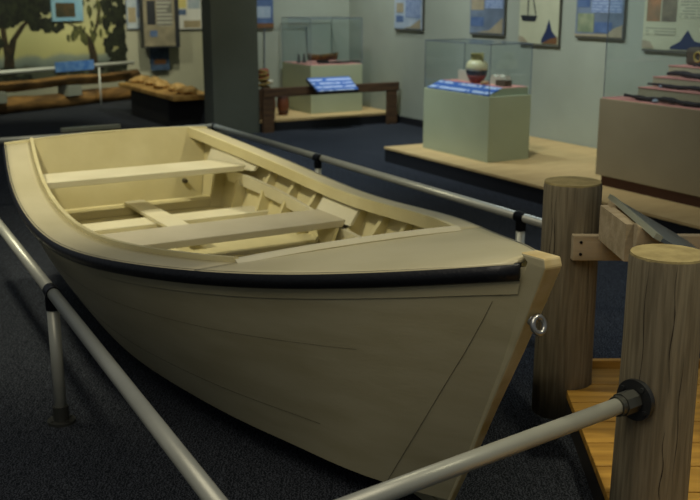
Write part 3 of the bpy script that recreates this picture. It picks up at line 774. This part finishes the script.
# vase case: local x=B, y=A ; b 5.5..5.98, a 7.33..8.42
vc = rthing('display_case', 'green grey pedestal with glass cover over a patterned vase and blue label', 'display case', 5.74, 7.87, .15)
obj('pedestal', Box(-.24, .24, -.54, .54, 0, .60), M['ped'], vc, bevel=.004)
bm = bmesh.new(); prism(bm, [(-.22, .60), (.23, .60), (.23, .665), (-.06, .665)], -.50, .53, 'xz'); obj('inner_plinth', bm, M['ped'], vc)
bm = bmesh.new(); slab(bm, Vector((-.225, -.50, .603)), Vector((-.065, -.50, .668)), Vector((-.065, .50, .668)), Vector((-.225, .50, .603)), Vector((-.38, 0, .92)), 0, .006)
obj('label_panel', bm, M['bluetext'], vc)['label'] = 'sloped blue label with white lettering'
bm = Box(-.055, .225, -.49, .52, .6655, .67); obj('pink_felt', bm, M['pink'], vc)
vitrine(vc, -.235, .235, -.53, .53, .60, 1.06)
vs = rthing('vase', 'two handled vase with cream body, dark band and red foot inside glass case', 'vase', 5.79, 7.93, .82)
def seg(prof, m, name): bm = bmesh.new(); lathe(bm, prof); return obj(name, bm, m, vs, smooth=True)
seg([(.055, 0), (.062, .01), (.085, .05), (.095, .075)], M['red'], 'foot')
seg([(.0951, .075), (.102, .105), (.1055, .125)], M['band'], 'dark_band')
seg([(.1055, .125), (.106, .15), (.103, .18), (.085, .205), (.062, .218)], M['cream'], 'body')
seg([(.062, .218), (.055, .235), (.058, .26), (.072, .278), (.068, .28), (.05, .26)], M['olive'], 'neck')
for s_ in (-1, 1):
    bm = bmesh.new(); tube(bm, [(0, s_*.058, .268), (0, s_*.088, .265), (0, s_*.092, .235), (0, s_*.082, .2)], .009, 10); obj('handle', bm, M['olive'], vs, smooth=True)
def small(name, b, a, z, bm, m, label, cat, rot=0, smooth=False, group=None):
    o = obj(name, bm, m, smooth=smooth); o.location = rw(b, a, z); o.rotation_euler = (0, 0, ROOM+rot); return tag(o, label, cat, group)
small('text_card', 5.86, 8.20, .82, Box(-.02, .02, -.11, .11, 0, .10), M['white'], 'small cream card block standing left of the vase', 'card')
bm = bmesh.new(); lathe(bm, [(.02, 0), (.04, .012), (.035, .03), (.01, .036)]); small('clay_sherd', 5.74, 7.73, .82, bm, M['tan'], 'small tan clay piece just right of the vase', 'pottery', smooth=True)
bm = bmesh.new()
prism(bm, [(-.13, 0), (.13, 0), (.13, .06), (.08, .09), (.03, .07), (-.01, .095), (-.06, .075), (-.11, .09)], -.03, .03, 'yz'); small('plaster_fragment', 5.87, 7.66, .82, bm, M['white'], 'white jagged fragment right of the vase', 'fragment')
small('wooden_block', 5.80, 7.52, .82, Box(-.04, .04, -.07, .07, 0, .055), M['brown'], 'small brown block at the right end of the vase case', 'block')
# large case : b 5.62.., a ..6.04
lc = rthing('display_case', 'wide brown grey case with stepped pink shelves of artefacts at the right picture edge', 'display case', 5.62, 6.04, .15)
obj('base_plinth', Box(.03, 1.1, -2.6, -.04, 0, .085), M['pedbase'], lc)
obj('pedestal', Box(0, 1.14, -2.64, 0, .085, .70), M['pedb'], lc, bevel=.004)
obj('pink_felt', Box(.01, 1.13, -2.6, -.01, .70, .704), M['pink'], lc)
for (b0, z) in ((.14, .795), (.29, .87), (.45, .95)):
    a0 = -.27
    obj('step_riser', Box(b0, 1.1, -2.55, a0, .70, z), M['riser'], lc)
    obj('step_felt', Box(b0-.004, 1.1, -2.55, a0+.004, z, z+.006), M['pink'], lc)
vitrine(lc, .02, 1.12, -2.6, -.02, .70, 1.55)
def lump(l, w, h, seed, n=22):
    bm = bmesh.new(); r3 = random.Random(seed); P = []; R_ = []
    for i in range(n):
        f = i/(n-1); P.append((w*.15*math.sin(f*9+seed), l*(f-.5), h*.5+h*.15*math.sin(f*13+seed))); R_.append(h*.5*(.35+.65*math.sin(PI*min(max(f, .04), .96))**.4)*r3.uniform(.75, 1.2))
    tube(bm, P, R_, 12); return bm
small('iron_relic', 5.71, 5.38, .855, lump(.95, .05, .045, 1), M['iron'], 'long dark curved relic on the lowest pink shelf of the wide case', 'relic', smooth=True, group='relics on the pink steps')
small('iron_relic', 5.85, 5.33, .952, lump(.85, .04, .035, 2), M['iron'], 'thin dark broken relic on the second pink step', 'relic', smooth=True, group='relics on the pink steps')
small('iron_relic', 5.99, 5.27, 1.027, lump(.85, .05, .05, 3), M['iron'], 'dark thick relic lying on the third pink step', 'relic', smooth=True, group='relics on the pink steps')
small('iron_relic', 6.11, 5.38, 1.107, lump(.35, .04, .03, 4), M['iron'], 'short dark relic on the topmost pink step', 'relic', smooth=True, group='relics on the pink steps')
for (b, a, z, s_) in ((5.70, 5.52, .856, 1), (5.86, 5.62, .952, 2), (5.83, 4.9, .952, 3)):
    bm = bmesh.new(); lathe(bm, [(.015, 0), (.03, .006), (.026, .02), (.008, .026)]); small('pale_shard', b, a, z, bm, bl_sky, {1: 'small bluish shard before the lowest relic', 2: 'small pale shard at the left end of the second pink step', 3: 'small pale shard at the right of the second pink step'}[s_], 'shard', smooth=True)
db = rthing('deadeye_block', 'brown wooden block with a yellow ring at the top of the stepped case', 'block', 6.24, 5.58, 1.107)
obj('block', Box(-.06, .06, -.35, .14, .0, .14), M['brown'], db, bevel=.03)
bm = bmesh.new(); tube(bm, [(-.064, -.0+.036*math.cos(a), .07+.036*math.sin(a)) for a in [2*PI*k/20 for k in range(20)]], .010, 8, closed=True); obj('ring', bm, M['yellow'], db, smooth=True)

# alcove -------------------------------------------------------------
ap = rthing('alcove_platform', 'low dark fronted platform with yellow top in the alcove', 'platform', 5.97, 11.97)
obj('fascia', Box(-1.02, 1.02, -.67, .67, 0, .11), M['black'], ap); obj('top', Box(-1.02, 1.02, -.66, .67, .11, .13), M['birch'], ap)
ac = rthing('display_case', 'olive grey pedestal with tall glass cover in the far alcove', 'display case', 6.30, 12.12, .13)
obj('pedestal', Box(-.39, .38, -.41, .45, 0, .62), M['ped'], ac, bevel=.004)
obj('pink_felt', Box(-.38, .37, -.40, .44, .62, .626), M['pink'], ac)
vitrine(ac, -.385, .375, -.405, .445, .62, 1.21)
small('iron_relic', 6.42, 11.87, .757, lump(.62, .05, .03, 6), M['iron'], 'flat dark relic at the right in the alcove case', 'relic', rot=PI/2, smooth=True)
sm = rthing('ship_model', 'small bronze coloured open boat model in the alcove case', 'model', 6.28, 12.08, .79)
bm = bmesh.new(); rows = []
for i in range(15):
    f = -1+2*i/14; w = .09*(1-abs(f)**2.4); zt = .07+.03*f*f
    rows.append([bm.verts.new((f*.24, w, zt)), bm.verts.new((f*.22, w*.7, .02)), bm.verts.new((f*.2, 0, 0)), bm.verts.new((f*.22, -w*.7, .02)), bm.verts.new((f*.24, -w, zt))])
for A, B in zip(rows, rows[1:]):
    for k in range(4): bm.faces.new((A[k], A[k+1], B[k+1], B[k]))
obj('hull', bm, M['bronze'], sm, smooth=True, solid=.008)
for x in (-.1, 0, .1): obj('bench', Box(x-.012, x+.012, -.075, .075, .06, .068), M['tan'], sm)
obj('stand', Box(-.08, .08, -.03, .03, -.034, .002), M['iron'], sm)
for i, (b, a) in enumerate(((5.98, 12.2), (6.06, 12.2))):
    bm = bmesh.new(); lathe(bm, [(.03, 0), (.032, .02), (.015, .04), (.022, .07), (.012, .085), (.018, .105), (.004, .12)]); small('figurine', b, a, .756, bm, M['iron'], ['leftmost tiny dark figurine in the alcove case', 'tiny dark figurine next to the boat model in the alcove case'][i], 'figurine', smooth=True)
ar = rthing('alcove_rail', 'dark timber rail on posts along the front of the alcove', 'railing', 5.97, 11.22)
obj('board', Box(-.96, .97, -.03, .03, .43, .54), M['oldwood'], ar, bevel=.006)
for x in (-.9, .87): obj('post', Box(x-.07, x+.07, -.025, .025, 0, .43), M['oldwood'], ar)
sg = rthing('blue_sign', 'tilted blue sign with white lettering on the alcove rail', 'sign', 5.90, 11.15, .03)
bm = bmesh.new(); slab(bm, Vector((-.26, -.17, .46)), Vector((.30, -.17, .46)), Vector((.30, .06, .60)), Vector((-.30, .06, .60)), Vector((0, -.5, .85)), 0, .012); obj('panel', bm, M['bluetext'], sg)
bm = bmesh.new(); slab(bm, Vector((-.27, -.18, .45)), Vector((.31, -.18, .45)), Vector((.31, .05, .59)), Vector((-.31, .05, .59)), Vector((0, -.5, .85)), -.02, 0.0); obj('backing', bm, M['black'], sg)
for i, (b, a) in enumerate(((5.35, 11.78), (5.54, 11.78))):
    bt = rthing('small_barrel', ['left one of two small brown barrels under the alcove rail', 'right one of two small brown barrels under the alcove rail'][i], 'barrel', b, a, .13, 'small barrels')
    bm = bmesh.new(); lathe(bm, [(.055, 0), (.075, .08), (.08, .14), (.075, .2), (.055, .28)]); obj('staves', bm, M['barrel'], bt, smooth=True)
    for z, r in ((.05, .07), (.23, .07)):
        bm = bmesh.new(); tube(bm, [(r*math.cos(a_), r*math.sin(a_), z) for a_ in [2*PI*k/24 for k in range(24)]], .006, 8, closed=True); obj('hoop', bm, M['iron'], bt, smooth=True)
pl = rthing('block_pulley', 'dark red wooden pulley block with white tag beside the alcove pedestal', 'pulley', 5.42, 12.1, .13)
obj('stand', Box(-.035, .035, -.03, .03, 0, .42), M['iron'], pl)
obj('block', Box(-.065, .065, -.05, .05, .42, .58), M['red'], pl, bevel=.03)
bm = bmesh.new(); lathe(bm, [(.03, 0), (.05, .02), (.04, .05), (.01, .06)], (.07, -.03, .38)); obj('tag', bm, M['white'], pl, smooth=True)
bm = bmesh.new(); P = [(.10*math.cos(a_*1.0)*(1-.02*a_), .07*math.sin(a_), .02+.010*a_) for a_ in [k*.35 for k in range(60)]]
tube(bm, P, .014, 8); small('rope_coil', 5.14, 11.52, .50, bm, M['rope'], 'coil of pale rope at the left of the alcove rail', 'rope', smooth=True)
rs = obj('rope_stand', Box(-.12, .12, -.09, .09, 0, .37), M['oldwood']); rs.location = rw(5.14, 11.52, .13); rs.rotation_euler = (0, 0, ROOM); tag(rs, 'dark wooden box under the rope coil beside the pillar', 'box')
fr = rthing('metal_frame', 'thin dark metal arch frame against the alcove back wall', 'frame', 5.95, 12.62, .13)
bm = bmesh.new(); tube(bm, [(-.30, 0, 0), (-.27, 0, 1.08), (.36, 0, 1.08), (.42, 0, 0)], .008, 8); obj('frame_tube', bm, M['glassedge'], fr)

# ------------------------------------------------------------------ light
def spot(loc, target, power, size=60, blend=.7, col=(1, .9, .7), rad=.08):
    l = bpy.data.lights.new('spot', 'SPOT'); l.energy = power; l.spot_size = math.radians(size); l.spot_blend = blend; l.color = col; l.shadow_soft_size = rad
    o = bpy.data.objects.new('spot_lamp', l); COL.objects.link(o); o.location = loc
    o.rotation_euler = (Vector(target)-Vector(loc)).to_track_quat('-Z', 'Y').to_euler(); return o
WARM = (1, .93, .70); COOL = (.88, .96, 1)
def area(loc, target, power, size, col):
    l = bpy.data.lights.new('area', 'AREA'); l.energy = power; l.shape = 'DISK'; l.size = size; l.color = col
    o = bpy.data.objects.new('area_lamp', l); COL.objects.link(o); o.location = loc
    o.rotation_euler = (Vector(target)-Vector(loc)).to_track_quat('-Z', 'Y').to_euler(); return o
spot((-2.3, 4.2, 3.6), (-1.0, 5.3, .4), 285, 60, .9, WARM, .15)
spot((.3, 6.8, 3.8), (-1.5, 6.0, .5), 300, 56, .9, WARM, .15)
spot((-.4, 3.9, 3.6), (.70, 3.0, .3), 105, 44, .8, WARM, .06)
spot((1.8, 2.2, 3.4), (1.15, 2.6, .2), 130, 46, .8, WARM, .08)
area((-.5, 1.0, 3.6), (-.2, 3.5, .3), 40, 2.5, (1, .9, .72))
for (b, a, tb_, ta, tz, p) in ((5.0, 10.0, 7.0, 10.8, 1.2, 200), (4.6, 8.4, 6.9, 8.4, .7, 260), (4.5, 6.2, 6.9, 6.4, .7, 230), (6.0, 10.4, 6.2, 12.6, .8, 210)):
    spot(rw(b, a, 3.6), rw(tb_, ta, tz), p, 80, .9, COOL, .12)
spot(rw(4.9, 13.4, 3.4), rw(5.2, 16.3, 1.0), 260, 75, .9, WARM, .1)
spot(rw(2.6, 12.6, 3.3), (mc+md*2.0+Vector((0, 0, 1.2))), 330, 80, .9, (1, .97, .72), .1)
spot(rw(3.6, 11.9, 3.2), rw(4.4, 13.1, .4), 120, 45, .9, WARM, .1)
spot((.9, 9.2, 3.4), (-.7, 7.9, .5), 90, 50, .9, WARM, .1)
spot((-.9, 9.6, 3.3), (-1.6, 12.2, .9), 60, 45, .9, WARM, .1)
spot((-3.2, 6.6, 3.3), (-2.1, 8.1, .55), 60, 40, .9, WARM, .1)
spot(rw(3.4, 9.2, 3.5), rw(4.3, 9.2, 0), 330, 80, .9, (.75, .88, 1), .2)
spot((2.0, 5.2, 3.4), (1.6, 5.4, 0), 110, 60, .9, (.75, .88, 1), .2)
w = bpy.data.worlds.new('world'); SC.world = w; w.use_nodes = True
w.node_tree.nodes['Background'].inputs[0].default_value = (.75, .82, .9, 1); w.node_tree.nodes['Background'].inputs[1].default_value = .13
SC.view_settings.view_transform = 'Standard'; SC.view_settings.look = 'None'; SC.view_settings.exposure = 0
